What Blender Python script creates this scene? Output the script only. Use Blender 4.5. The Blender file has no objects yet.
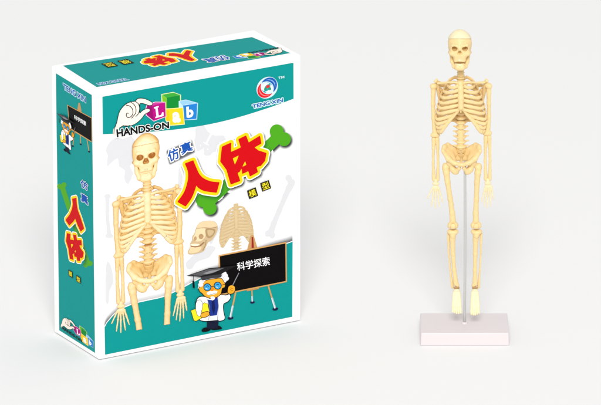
import bpy, math
import numpy as np

scene = bpy.context.scene
COL = scene.collection

# ------------------------------------------------------------------ camera
FPX, PITCH, DIST = 8369.319, 0.3336, 7.0          # focal length in photo pixels (601 px wide)
cam_d = bpy.data.cameras.new("camera")
cam_d.sensor_width = 36.0
cam_d.lens = FPX / 601.0 * 36.0
cam_d.clip_start = 0.5
cam_d.clip_end = 400.0
cam = bpy.data.objects.new("camera", cam_d)
COL.objects.link(cam)
CAM = np.array([0.0, -math.cos(PITCH) * DIST, math.sin(PITCH) * DIST])
cam.location = CAM
cam.rotation_euler = (math.pi / 2 - PITCH, 0, 0)
scene.camera = cam

# ------------------------------------------------------------------ world, lamps, exposure
world = bpy.data.worlds.new("World")
scene.world = world
world.use_nodes = True
bg = world.node_tree.nodes["Background"]
bg.inputs[0].default_value = (1.0, 1.0, 1.0, 1)
bg.inputs[1].default_value = 0.70


def area_lamp(name, loc, target, size, power, color=(1, 1, 1)):
    d = bpy.data.lights.new(name, 'AREA')
    d.shape = 'DISK'
    d.size = size
    d.energy = power
    d.color = color
    o = bpy.data.objects.new(name, d)
    COL.objects.link(o)
    o.location = loc
    v = np.array(target, float) - np.array(loc, float)
    from mathutils import Vector
    o.rotation_euler = Vector(v).to_track_quat('-Z', 'Y').to_euler()
    return o


area_lamp("key_softbox", (0.0, -16.2, 12.2), (0, -0.2, 0.1), 7.0, 2750, (1.0, 0.99, 0.97))
scene.view_settings.view_transform = 'Standard'
scene.view_settings.look = 'None'
scene.view_settings.exposure = 0.0
scene.view_settings.gamma = 1.0

# ------------------------------------------------------------------ colours and materials
def lin(c):
    out = []
    for v in c:
        v = v / 255.0
        out.append(v / 12.92 if v <= 0.04045 else ((v + 0.055) / 1.055) ** 2.4)
    return tuple(out)


def plain(name, rgb, rough=0.5, var=0.03, scale=60.0, spec=0.3, sss=0.0, bump=0.0, bscale=300.0, metal=0.0):
    """procedural surface: a base colour with a fine noise in tone, roughness and height"""
    m = bpy.data.materials.new(name)
    m.use_nodes = True
    nt = m.node_tree
    b = nt.nodes["Principled BSDF"]
    tc = nt.nodes.new("ShaderNodeTexCoord")
    n = nt.nodes.new("ShaderNodeTexNoise")
    n.inputs["Scale"].default_value = scale
    n.inputs["Detail"].default_value = 4
    nt.links.new(tc.outputs["Object"], n.inputs["Vector"])
    r = nt.nodes.new("ShaderNodeMix")
    r.data_type = 'RGBA'
    lo = tuple(max(0, v * (1 - var)) for v in rgb)
    hi = tuple(min(1, v * (1 + var)) for v in rgb)
    r.inputs[6].default_value = (*lo, 1)
    r.inputs[7].default_value = (*hi, 1)
    nt.links.new(n.outputs["Fac"], r.inputs[0])
    nt.links.new(r.outputs[2], b.inputs["Base Color"])
    b.inputs["Roughness"].default_value = rough
    b.inputs["Specular IOR Level"].default_value = spec
    b.inputs["Metallic"].default_value = metal
    if sss:
        b.inputs["Subsurface Weight"].default_value = sss
        b.inputs["Subsurface Radius"].default_value = (1.0, 0.6, 0.3)
        b.inputs["Subsurface Scale"].default_value = 0.0015
    if bump:
        n2 = nt.nodes.new("ShaderNodeTexNoise")
        n2.inputs["Scale"].default_value = bscale
        nt.links.new(tc.outputs["Object"], n2.inputs["Vector"])
        bp = nt.nodes.new("ShaderNodeBump")
        bp.inputs["Strength"].default_value = bump
        bp.inputs["Distance"].default_value = 0.0005
        nt.links.new(n2.outputs["Fac"], bp.inputs["Height"])
        nt.links.new(bp.outputs[0], b.inputs["Normal"])
    return m


_inks = {}


def ink(c):
    c = tuple(int(v) for v in c)
    if c not in _inks:
        _inks[c] = plain("printing_ink", lin(c), rough=0.5, var=0.02, scale=220, spec=0.06)
    return _inks[c]


M_ground = plain("grey_white_backdrop", (0.83, 0.83, 0.83), rough=0.9, var=0.004, scale=3, spec=0.05)
M_card = plain("white_card", (0.95, 0.95, 0.95), rough=0.55, var=0.006, scale=80, spec=0.06)
M_bone = plain("cream_bone_plastic", (0.83, 0.62, 0.305), rough=0.42, var=0.06, scale=90, spec=0.35, sss=0.12, bump=0.25, bscale=420)
M_pale = plain("pale_bone_plastic", (0.87, 0.76, 0.49), rough=0.45, var=0.04, scale=90, spec=0.35, sss=0.15, bump=0.2, bscale=420)
M_hand = plain("hand_bone_plastic", (0.84, 0.69, 0.42), rough=0.42, var=0.05, scale=90, spec=0.35, sss=0.15)
M_pin = plain("brown_joint_plastic", (0.42, 0.25, 0.11), rough=0.5)
M_base = plain("pinkish_white_plastic", (0.73, 0.67, 0.68), rough=0.28, var=0.01, scale=30, spec=0.5)
M_pole = plain("grey_metal_rod", (0.55, 0.56, 0.56), rough=0.35, var=0.04, scale=60, spec=0.5, metal=0.3)

# colours carried by the mesh, for the printed photograph and the printed soft drop shadows
M_photo = bpy.data.materials.new("printed_picture")
M_photo.use_nodes = True
_nt = M_photo.node_tree
_at = _nt.nodes.new("ShaderNodeAttribute")
_at.attribute_name = "print"
_nt.links.new(_at.outputs["Color"], _nt.nodes["Principled BSDF"].inputs["Base Color"])
_nt.nodes["Principled BSDF"].inputs["Roughness"].default_value = 0.42
_nt.nodes["Principled BSDF"].inputs["Specular IOR Level"].default_value = 0.06


# ------------------------------------------------------------------ object helpers
def empty(name, loc, label, cat):
    o = bpy.data.objects.new(name, None)
    COL.objects.link(o)
    o.location = loc
    o.empty_display_size = 0.01
    o["label"] = label
    o["category"] = cat
    return o


def link_mesh(name, verts, faces, mats, parent=None, midx=None, smooth=False, colors=None):
    me = bpy.data.meshes.new(name)
    me.from_pydata([tuple(map(float, v)) for v in verts], [], [list(map(int, f)) for f in faces])
    for m in (mats if isinstance(mats, (list, tuple)) else [mats]):
        me.materials.append(m)
    if midx is not None:
        me.polygons.foreach_set("material_index", np.array(midx, dtype=np.int32))
    if smooth:
        me.polygons.foreach_set("use_smooth", np.ones(len(me.polygons), dtype=bool))
    if colors is not None:
        a = me.attributes.new("print", 'FLOAT_COLOR', 'POINT')
        c = np.ones((len(verts), 4), dtype=np.float32)
        c[:, :3] = colors
        a.data.foreach_set("color", c.ravel())
    me.update()
    o = bpy.data.objects.new(name, me)
    COL.objects.link(o)
    if parent is not None:
        o.parent = parent
    return o


# ------------------------------------------------------------------ the surface they stand on
def build_ground():
    n = 24
    xs = np.linspace(-60, 60, n)
    v = [(x, y, 0) for y in xs for x in xs]
    f = [(j * n + i, j * n + i + 1, (j + 1) * n + i + 1, (j + 1) * n + i) for j in range(n - 1) for i in range(n - 1)]
    o = link_mesh("ground", v, f, M_ground)
    o["kind"] = "structure"


build_ground()

# ------------------------------------------------------------------ the carton
BX, BY, YAW = -0.15988, -0.383053, 0.5223
BW, BD, BH = 0.184716, 0.074883, 0.225
bu = np.array([math.cos(YAW), math.sin(YAW), 0])
bw = np.array([-math.sin(YAW), math.cos(YAW), 0])
bk = np.array([0, 0, 1.0])
box = empty("product_box", (BX, BY, 0), "tall teal and white carton with a printed skeleton and big red lettering", "box")
box.rotation_euler = (0, 0, YAW)


def carton():
    """card carton in its own axes (x along the front, y into the depth): rounded creases, tuck flap lips"""
    import bmesh
    bm = bmesh.new()
    bmesh.ops.create_cube(bm, size=1.0)
    for v in bm.verts:
        v.co = ((v.co.x + .5) * BW, (v.co.y + .5) * BD, (v.co.z + .5) * (BH - 0.0006) + 0.0006)
    bmesh.ops.bevel(bm, geom=list(bm.edges), offset=0.0011, segments=4, affect='EDGES', profile=0.5)
    me = bpy.data.meshes.new("carton")
    bm.to_mesh(me)
    bm.free()
    me.materials.append(M_card)
    for p in me.polygons:
        p.use_smooth = p.area < 1e-4
    o = bpy.data.objects.new("carton", me)
    COL.objects.link(o)
    o.parent = box
    return o


CARTON = carton()


def homography(src, dst):
    A = []
    for (x, y), (u, v) in zip(src, dst):
        A.append([x, y, 1, 0, 0, 0, -u * x, -u * y, -u])
        A.append([0, 0, 0, x, y, 1, -v * x, -v * y, -v])
    _, _, vt = np.linalg.svd(np.array(A, float))
    return vt[-1].reshape(3, 3)


class Panel:
    """one printed side of the carton; artwork is drawn in the tracing's pixels and laid on the side in metres"""

    def __init__(self, quad, w, h, origin, U, V, N):
        self.H = homography(quad, [(0, h), (w, h), (w, 0), (0, 0)])
        self.o, self.U, self.V, self.N = (np.array(a, float) for a in (origin, U, V, N))
        self.w, self.h = w, h

    def uv(self, pts):
        p = np.atleast_2d(np.array(pts, float))
        q = np.c_[p, np.ones(len(p))] @ self.H.T
        return q[:, :2] / q[:, 2:]

    def xyz(self, uv, h):
        uv = np.atleast_2d(uv)
        return self.o + uv[:, :1] * self.U + uv[:, 1:2] * self.V + np.reshape(h, (-1, 1)) * self.N


cA, cB, cC, cD, cE, cF, cG = (98.7, 91.6), (52.4, 63.9), (255, 29.5), (301.3, 56.6), (97.6, 360.6), (51.2, 334), (300, 320.2)
FRONT = Panel([cA, cD, cG, cE], BW, BH, (0, 0, 0), (1, 0, 0), (0, 0, 1), (0, -1, 0))
SIDE = Panel([cB, cA, cE, cF], BD, BH, (0, BD, 0), (0, -1, 0), (0, 0, 1), (-1, 0, 0))
TOP = Panel([cB, cC, cD, cA], BW, BD, (0, 0, BH), (1, 0, 0), (0, 1, 0), (0, 0, 1))
STEP = 0.00002


def spline(pts, n=6, closed=True):
    p = np.array(pts, float)
    N = len(p)
    out = []
    rng = range(N) if closed else range(N - 1)
    for i in rng:
        if closed:
            a, b, c, d = p[i - 1], p[i], p[(i + 1) % N], p[(i + 2) % N]
        else:
            a, b, c, d = p[max(i - 1, 0)], p[i], p[i + 1], p[min(i + 2, N - 1)]
        for t in np.arange(n) / n:
            out.append(0.5 * ((2 * b) + (c - a) * t + (2 * a - 5 * b + 4 * c - d) * t * t + (3 * b - a - 3 * c + d) * t ** 3))
    if not closed:
        out.append(p[-1])
    return np.array(out)


def seg_field(segs, X, Y):
    """signed distance to closed outlines given as segments (inside by even-odd)"""
    best = np.full(X.shape, 1e9)
    ins = np.zeros(X.shape, bool)
    for (x0, y0, x1, y1) in segs:
        dx, dy = x1 - x0, y1 - y0
        L = dx * dx + dy * dy
        if L < 1e-18:
            continue
        t = np.clip(((X - x0) * dx + (Y - y0) * dy) / L, 0, 1)
        best = np.minimum(best, (X - x0 - t * dx) ** 2 + (Y - y0 - t * dy) ** 2)
        c = (y0 > Y) != (y1 > Y)
        if dy != 0:
            ins ^= c & (X < x0 + (Y - y0) / dy * dx)
    d = np.sqrt(best)
    return np.where(ins, -d, d)


def fill_region(D, xs, ys, merge=True):
    """faces covering D < 0 on a grid: full cells merged along rows, edge cells clipped"""
    verts, faces = [], []
    ny, nx = D.shape
    for j in range(ny - 1):
        i = 0
        while i < nx - 1:
            q = (D[j, i], D[j, i + 1], D[j + 1, i + 1], D[j + 1, i])
            neg = [v < 0 for v in q]
            if not any(neg):
                i += 1
                continue
            if all(neg):
                k = i
                while k < nx - 1 and D[j, k + 1] < 0 and D[j + 1, k + 1] < 0 and (merge or k == i):
                    k += 1
                b = len(verts)
                verts += [(xs[i], ys[j]), (xs[k], ys[j]), (xs[k], ys[j + 1]), (xs[i], ys[j + 1])]
                faces.append((b, b + 1, b + 2, b + 3))
                i = k
                continue
            c = [(xs[i], ys[j]), (xs[i + 1], ys[j]), (xs[i + 1], ys[j + 1]), (xs[i], ys[j + 1])]
            poly = []
            for a in range(4):
                e = (a + 1) % 4
                if neg[a]:
                    poly.append(c[a])
                if neg[a] != neg[e]:
                    t = q[a] / (q[a] - q[e])
                    poly.append((c[a][0] + t * (c[e][0] - c[a][0]), c[a][1] + t * (c[e][1] - c[a][1])))
            if len(poly) >= 3:
                b = len(verts)
                verts += poly
                faces.append(tuple(range(b, b + len(poly))))
            i += 1
    return verts, faces


def loops_to_segs(loops):
    s = []
    for l in loops:
        l = np.asarray(l)
        for a, b in zip(l, np.roll(l, -1, 0)):
            s.append((a[0], a[1], b[0], b[1]))
    return s


def glyphs(text, bold=0.0):
    """outline of a word from Blender's built-in font: verts scaled to 0..1, faces, border edges"""
    c = bpy.data.curves.new("lettering", 'FONT')
    c.body = text
    c.resolution_u = 4
    c.offset = bold
    o = bpy.data.objects.new("lettering", c)
    COL.objects.link(o)
    bpy.context.view_layer.update()
    e = o.evaluated_get(bpy.context.evaluated_depsgraph_get())
    me = e.to_mesh()
    v = np.array([(p.co.x, p.co.y) for p in me.vertices])
    f = [tuple(p.vertices) for p in me.polygons]
    e.to_mesh_clear()
    bpy.data.objects.remove(o)
    bpy.data.curves.remove(c)
    v = (v - v.min(0)) / (v.max(0) - v.min(0))
    cnt = {}
    for p in f:
        for a, b in zip(p, p[1:] + p[:1]):
            cnt[(min(a, b), max(a, b))] = cnt.get((min(a, b), max(a, b)), 0) + 1
    return v, f, [k for k, n in cnt.items() if n == 1]


class Art:
    """one printed element: layers of ink, each a hair above the one below"""

    def __init__(self, panel, start=1, warp=None):
        self.p, self.lv = panel, start
        self.warp = warp
        self.V, self.F, self.M, self.C, self.mats = [], [], [], [], []

    def _uv(self, pts):
        pts = np.atleast_2d(np.array(pts, float))
        if self.warp is not None:
            pts = np.array([self.warp(*q) for q in pts])
        return self.p.uv(pts)

    def _slot(self, m):
        if m not in self.mats:
            self.mats.append(m)
        return self.mats.index(m)

    def add(self, uv, faces, mat, h=None, col=None):
        b = len(self.V)
        uv = np.atleast_2d(uv)
        hh = np.full(len(uv), self.lv * STEP) if h is None else h
        self.V += list(self.p.xyz(uv, hh))
        self.F += [tuple(i + b for i in f) for f in faces]
        s = self._slot(mat)
        self.M += [s] * len(faces)
        self.C += [(1, 1, 1)] * len(uv) if col is None else [tuple(c) for c in col]
        self.lv += 1

    def poly(self, c, pts, smooth=0):
        if smooth:
            pts = spline(pts, smooth)
        uv = self._uv(pts)
        self.add(uv, [tuple(range(len(uv)))], ink(c))
        return self

    def oval(self, c, cx, cy, rx, ry, rot=0.0, n=28):
        a = np.linspace(0, 2 * math.pi, n, endpoint=False)
        x, y = rx * np.cos(a), ry * np.sin(a)
        return self.poly(c, np.c_[cx + x * math.cos(rot) - y * math.sin(rot), cy + x * math.sin(rot) + y * math.cos(rot)])

    def line(self, c, pts, w, smooth=0, closed=False):
        p = np.array(pts, float)
        if smooth:
            p = spline(p, smooth, closed)
        if closed:
            p = np.vstack([p, p[:1]])
        d = np.gradient(p, axis=0)
        if closed:
            d[0] = d[-1] = p[1] - p[-2]
        d /= np.maximum(np.linalg.norm(d, axis=1, keepdims=True), 1e-9)
        nrm = np.c_[-d[:, 1], d[:, 0]] * w / 2
        q = np.vstack([p + nrm, p - nrm])
        n = len(p)
        self.add(self._uv(q), [(i, i + 1, n + i + 1, n + i) for i in range(n - 1)], ink(c))
        return self

    def outlined(self, c, pts, oc, ow, smooth=0):
        self.poly(c, pts, smooth)
        return self.line(oc, pts, ow, smooth, closed=True)

    # --- shapes grown by a distance (in tracing pixels of about 0.09 cm)
    def grown(self, segs_uv, radii_cols, px=0.00082, cells=150):
        s = np.array(segs_uv)
        r = max(a for a, _ in radii_cols) * px + 0.0004
        x0, x1 = min(s[:, 0].min(), s[:, 2].min()) - r, max(s[:, 0].max(), s[:, 2].max()) + r
        y0, y1 = min(s[:, 1].min(), s[:, 3].min()) - r, max(s[:, 1].max(), s[:, 3].max()) + r
        st = max(x1 - x0, y1 - y0) / cells
        xs, ys = np.arange(x0, x1 + st, st), np.arange(y0, y1 + st, st)
        X, Y = np.meshgrid(xs, ys)
        D = seg_field(s, X, Y)
        for rr, c in radii_cols:
            v, f = fill_region(D - rr * px, xs, ys)
            if f:
                self.add(np.array(v), f, ink(c))
        return self

    def shadow(self, segs_uv, shift, blur, dark, under, px=0.00082, cells=110, grow=1.0):
        """printed soft drop shadow of the design"""
        s = np.array(segs_uv, float).copy()
        s[:, [0, 2]] += shift[0] * px
        s[:, [1, 3]] += shift[1] * px
        r = (blur + grow) * px + 0.0004
        x0, x1 = min(s[:, 0].min(), s[:, 2].min()) - r, max(s[:, 0].max(), s[:, 2].max()) + r
        y0, y1 = min(s[:, 1].min(), s[:, 3].min()) - r, max(s[:, 1].max(), s[:, 3].max()) + r
        st = max(x1 - x0, y1 - y0) / cells
        xs, ys = np.arange(x0, x1 + st, st), np.arange(y0, y1 + st, st)
        X, Y = np.meshgrid(xs, ys)
        D = seg_field(s, X, Y) / px - grow
        t = np.clip(1 - (D + blur * .3) / (blur * 1.3), 0, 1)
        t = t * t * (3 - 2 * t)
        ny, nx = D.shape
        a, b = np.array(lin(dark)), np.array(lin(under))
        col = b + (a - b) * t.reshape(-1, 1)
        uv = np.c_[X.ravel(), Y.ravel()]
        idx = np.arange(ny * nx).reshape(ny, nx)
        keep = (np.maximum.reduce([t[:-1, :-1], t[1:, :-1], t[:-1, 1:], t[1:, 1:]]) > 0.01)
        j, i = np.nonzero(keep)
        ok = (uv[:, 0] > 0.003) & (uv[:, 0] < self.p.w - 0.003)
        f = [(idx[y, x], idx[y, x + 1], idx[y + 1, x + 1], idx[y + 1, x]) for y, x in zip(j, i) if ok[idx[y, x]] and ok[idx[y, x + 1]]]
        self.add(uv, f, M_photo, col=col)
        return self

    def segs(self, loops):
        return loops_to_segs([self._uv(l) for l in loops])

    def text(self, word, quad, c, bold=0.0, halo=(), shadow=None, px=0.00082, cells=150, fat=0.0):
        """word fitted in a quadrilateral TL, TR, BR, BL; halo = list of (grow, colour), widest first"""
        v, f, e = glyphs(word, bold)
        tl, tr, br, bl = (np.array(q, float) for q in quad)
        s, t = v[:, :1], v[:, 1:]
        p = (bl * (1 - s) + br * s) * (1 - t) + (tl * (1 - s) + tr * s) * t
        uv = self._uv(p)
        if halo or shadow:
            sg = [(uv[a][0], uv[a][1], uv[b][0], uv[b][1]) for a, b in e]
            if shadow:
                self.shadow(sg, *shadow)
            if halo:
                self.grown(sg, halo, px, cells)
        if fat:
            sg = [(uv[a][0], uv[a][1], uv[b][0], uv[b][1]) for a, b in e]
            self.grown(sg, [(fat, c)], px, cells)
        else:
            self.add(uv, f, ink(c))
        return self

    def build(self, name, parent):
        used = np.unique(np.concatenate([np.array(f) for f in self.F]))
        remap = -np.ones(len(self.V), int)
        remap[used] = np.arange(len(used))
        V = np.array(self.V)[used]
        C = np.array(self.C)[used]
        F = [tuple(remap[list(f)]) for f in self.F]
        return link_mesh(name, V, F, self.mats, parent, self.M, colors=C)


TEAL = (11, 147, 144)
WHITE = (252, 252, 252)
GHOST = (216, 216, 219)
INK = (22, 20, 24)

# ------------------------------------------------------------------ front print: field, band, wave
def rot_px(cx, cy, a, pts):
    c, s = math.cos(a), math.sin(a)
    return [(cx + x * c - y * s, cy + x * s + y * c) for x, y in pts]


wave = spline([(103.7, 327), (106, 322.6), (109, 319), (113, 314.6), (120, 309), (133.5, 303.3), (147, 300), (162.4, 296.5),
               (178, 289.6), (195, 280.5), (215, 270.5), (240, 259.5), (265, 249), (286, 243.2), (292.3, 240.8)], 5, closed=False)
a = Art(FRONT, 1)
# faint grey bones of the background picture
a.poly(GHOST, [(111, 142), (118, 137), (124, 139), (133, 136), (137, 144), (133, 150), (135, 160), (131, 166), (134, 173), (129, 184), (125, 178), (126, 170), (120, 166), (119, 158), (113, 162), (108, 166), (109, 155), (107, 150)], 2)
a.poly(GHOST, [(106, 265), (109, 262), (112, 270), (113, 282), (109, 290), (108, 302), (105, 300)], 2)
a.poly(GHOST, [(203, 259), (209, 257), (212, 253), (216, 247), (208, 245), (204, 250), (196, 252), (190, 258), (186, 262), (187, 268), (192, 268), (196, 262)], 2)
# soft dark band along the wave, thin white line, teal foot field
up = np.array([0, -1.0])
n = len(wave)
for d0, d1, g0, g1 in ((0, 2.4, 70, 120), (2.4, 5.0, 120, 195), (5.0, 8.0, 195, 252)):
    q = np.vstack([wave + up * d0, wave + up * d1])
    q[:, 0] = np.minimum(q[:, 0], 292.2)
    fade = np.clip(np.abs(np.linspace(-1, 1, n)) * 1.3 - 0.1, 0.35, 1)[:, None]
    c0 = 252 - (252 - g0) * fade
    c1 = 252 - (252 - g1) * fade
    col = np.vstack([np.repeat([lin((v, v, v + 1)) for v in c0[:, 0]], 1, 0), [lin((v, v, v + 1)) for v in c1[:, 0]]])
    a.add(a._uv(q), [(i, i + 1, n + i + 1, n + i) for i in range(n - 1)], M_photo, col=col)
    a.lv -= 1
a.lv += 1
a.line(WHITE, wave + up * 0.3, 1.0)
a.poly(TEAL, list(wave) + [(291.6, 315.9), (103.8, 354.6)])
a.poly(TEAL, [(104.3, 96.9), (294, 64.2), (294.0, 99.6)] + list(spline([(294, 99.6), (278, 105.5), (259, 111.8), (236, 118.6), (210, 124.6), (180, 129.2), (150, 131.9), (125, 133.3), (104.2, 134)], 4, closed=False)))
front = a.build("front_print", box)

# ------------------------------------------------------------------ elements of the design, drawn once for all sides
REN = [(186.1, 163.3), (193.2, 160.7)] + [tuple(q) for q in spline([(193.2, 160.7), (196.2, 168.2), (199.1, 174.1), (203.6, 178.5), (211, 181.5), (218.7, 182.3)], 5, False)[1:]] + \
      [(216.2, 191.2)] + [tuple(q) for q in spline([(216.2, 191.2), (205.1, 189.7), (199.1, 186.7), (196.2, 183)], 4, False)[1:]] + \
      [tuple(q) for q in spline([(196.2, 183), (194.7, 188.2), (191, 197.1), (185.5, 204.8)], 4, False)[1:]] + [(178.4, 200.8)] + \
      [tuple(q) for q in spline([(178.4, 200.8), (185, 191.2), (188.7, 179.3), (188.7, 170.4), (186.1, 163.3)], 4, False)[1:-1]]


def z54(pts):
    return [(215 + x / 5.4, 125 + y / 5.4) for x, y in pts]


TI = [z54(p) for p in (
    [(42, 118), (85, 99), (83, 150), (104, 215), (131, 297), (87, 313), (66, 238), (52, 218), (33, 193)],
    [(91, 146), (132, 128), (240, 63), (246, 98), (190, 128), (98, 173)],
    [(131, 78), (166, 61), (196, 140), (226, 250), (190, 270), (166, 190)],
    [(142, 138), (172, 128), (160, 190), (131, 247), (112, 256), (104, 226), (122, 190)],
    [(172, 122), (196, 112), (232, 140), (273, 153), (266, 190), (244, 216), (222, 190), (190, 160)],
    [(146, 228), (236, 186), (242, 214), (150, 256)])]


PX = 0.00082                                     # one tracing pixel on the front, in metres


def grid_for(s, r, cells=170):
    x0, x1 = min(s[:, 0].min(), s[:, 2].min()) - r, max(s[:, 0].max(), s[:, 2].max()) + r
    y0, y1 = min(s[:, 1].min(), s[:, 3].min()) - r, max(s[:, 1].max(), s[:, 3].max()) + r
    st = max(x1 - x0, y1 - y0) / cells
    return np.arange(x0, x1 + st, st), np.arange(y0, y1 + st, st)


def union_field(parts, X, Y):
    return np.minimum.reduce([seg_field(q, X, Y) for q in parts])


def soft(D, grow, blur):
    t = np.clip((grow + blur - D) / (1.5 * blur), 0, 1)
    return t * t * (3 - 2 * t)


def shade_layer(A, parts, shift, grow, blur, dark, under):
    """printed soft shadow of a design, fading into the tone of the paper round it"""
    s = np.vstack(parts)
    xs, ys = grid_for(s, (grow + blur + 3) * PX, 120)
    X, Y = np.meshgrid(xs, ys)
    t = soft(union_field(parts, X - shift[0] * PX, Y - shift[1] * PX) / PX, grow, blur)
    col = np.array(lin(under)) + (np.array(lin(dark)) - np.array(lin(under))) * t.reshape(-1, 1)
    ny, nx = t.shape
    idx = np.arange(ny * nx).reshape(ny, nx)
    j, i = np.nonzero(np.maximum.reduce([t[:-1, :-1], t[1:, 1:], t[1:, :-1], t[:-1, 1:]]) > 0.01)
    A.add(np.c_[X.ravel(), Y.ravel()], [(idx[y, x], idx[y, x + 1], idx[y + 1, x + 1], idx[y + 1, x]) for y, x in zip(j, i)], M_photo, col=col)


def characters(A, loops, k=1.0, lead=(206, 10, 20)):
    """fat red characters with a yellow and a white border"""
    parts = [np.array(A.segs([l])) for l in loops]
    xs, ys = grid_for(np.vstack(parts), 5 * PX)
    X, Y = np.meshgrid(xs, ys)
    D = union_field(parts, X, Y)
    for rr, c in ((4.9 * k, WHITE), (3.75 * k, (248, 208, 22)), (0.85 * k, lead)):
        v, f = fill_region(D - rr * PX, xs, ys)
        A.add(np.array(v), f, ink(c))
    return parts


def bone_loops(p, q, w, r, sp):
    """outlines of a cartoon bone between two points: four knobs and a shaft"""
    p, q = np.array(p, float), np.array(q, float)
    d = (q - p) / np.linalg.norm(q - p)
    nn = np.array([-d[1], d[0]])
    t = np.linspace(0, 2 * math.pi, 26, endpoint=False)
    loops = [[tuple(e + nn * k * sp + r * np.array([math.cos(v), math.sin(v)])) for v in t] for e in (p, q) for k in (-1, 1)]
    loops.append([tuple(p + nn * w), tuple(q + nn * w), tuple(q - nn * w), tuple(p - nn * w)])
    return loops


def bone(A, loops, col, dark, title, shift=(1.4, -2.0)):
    """green bone; the lettering's printed shadow falls across it"""
    parts = [np.array(A.segs([l])) for l in loops]
    xs, ys = grid_for(np.vstack(parts), 1 * PX, 130)
    X, Y = np.meshgrid(xs, ys)
    v, f = fill_region(union_field(parts, X, Y), xs, ys, merge=False)
    v = np.array(v)
    t = soft(union_field(title, v[:, 0] - shift[0] * PX, v[:, 1] - shift[1] * PX) / PX, 3.2, 6.0)[:, None]
    c = np.array(lin(col)) * (1 - t) + np.array(lin(dark)) * t
    A.add(v, f, M_photo, col=c)


def black_square_char(A, word, quad):
    tl, tr, br, bl = (np.array(q, float) for q in quad)
    c = (tl + tr + br + bl) / 4
    A.poly((34, 34, 26), [c + (q - c) * 1.32 for q in (tl, tr, br, bl)])
    A.text(word, quad, (238, 222, 40), fat=0.1)


def block_logo(A, white_halo=True):
    """hand picking up lettered blocks"""
    def z(pts, ox=110, oy=90):
        return [(ox + x / 8.1, oy + y / 8.1) for x, y in pts]
    if white_halo:
        A.poly((245, 235, 222), z([(36, 362), (38, 320), (55, 300), (90, 330), (80, 360)]), 3)
    # blocks
    A.poly((214, 234, 170), z([(104, 36), (200, 19), (262, 42), (264, 152), (140, 156), (104, 100)], 150))
    A.poly((120, 190, 40), z([(109, 42), (145, 66), (148, 150), (138, 150), (113, 98)], 150))
    A.poly((60, 165, 60), z([(110, 41), (200, 25), (256, 44), (146, 66)], 150))
    A.poly((18, 136, 52), z([(146, 66), (254, 45), (256, 148), (148, 150)], 150))
    A.poly((190, 222, 244), z([(243, 92), (300, 80), (398, 108), (390, 240), (283, 246), (243, 150)], 150))
    A.poly((150, 200, 240), z([(247, 96), (300, 85), (394, 112), (300, 118), (276, 130)], 150))
    A.poly((38, 126, 204), z([(278, 128), (392, 112), (384, 235), (287, 241)], 150))
    A.poly((250, 240, 170), z([(131, 154), (278, 142), (290, 280), (164, 290), (134, 245)], 150))
    A.poly((240, 196, 20), z([(135, 158), (164, 172), (168, 284), (138, 240)], 150))
    A.poly((252, 208, 34), z([(135, 158), (274, 147), (284, 274), (168, 284), (164, 172)], 150))
    A.poly((236, 200, 226), z([(298, 150), (312, 112), (380, 96), (460, 98), (465, 218), (364, 255), (300, 205)]))
    A.poly((196, 60, 150), z([(316, 116), (380, 101), (456, 102), (400, 118), (352, 128)]))
    A.poly((150, 12, 104), z([(303, 152), (316, 116), (352, 128), (364, 249), (306, 202)]))
    A.poly((184, 16, 128), z([(352, 128), (456, 103), (460, 214), (364, 249)]))
    # block letters
    A.poly(WHITE, z([(366, 140), (404, 130), (405, 140), (395, 144), (404, 208), (424, 202), (432, 182), (442, 180), (444, 210), (378, 228), (376, 218), (386, 214), (378, 150), (368, 151)]))
    A.text("a", z([(190, 180), (252, 178), (256, 262), (190, 266)], 150), WHITE, 0.045)
    A.text("b", z([(302, 138), (358, 130), (360, 220), (304, 228)], 150), WHITE, 0.045)
    # hand
    hand = z([(40, 352), (46, 312), (66, 258), (82, 190), (104, 150), (138, 116), (180, 96), (214, 92), (240, 70), (284, 70), (330, 88),
              (354, 106), (350, 122), (326, 126), (300, 116), (268, 108), (250, 116), (254, 150), (250, 186), (272, 168), (304, 152), (332, 156), (328, 176),
              (292, 196), (262, 234), (222, 268), (176, 288), (118, 288), (84, 306), (80, 330), (66, 350)])
    A.poly((250, 236, 222), hand, 3)
    A.line(INK, hand[:-2], 0.55, 3)
    A.line(INK, z([(140, 122), (166, 128), (190, 150), (196, 186), (180, 214), (154, 222), (142, 204), (148, 186), (160, 190)]), 0.75, 4)
    A.line(INK, z([(178, 98), (206, 118), (220, 150), (218, 184), (198, 212), (184, 228)]), 0.7, 4)
    A.line(INK, z([(214, 92), (240, 112), (250, 150), (240, 190), (218, 214)]), 0.7, 4)
    A.line(INK, z([(112, 284), (140, 292), (172, 284)]), 0.6, 3)
    if white_halo:
        A.text("HANDS-ON", z([(62, 318), (482, 258), (484, 306), (66, 378)]), INK, fat=0.42, halo=[(1.1, (238, 240, 236))], cells=260)
    else:
        A.text("HANDS-ON", z([(62, 318), (482, 258), (484, 306), (66, 378)]), INK, 0.04)


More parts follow.
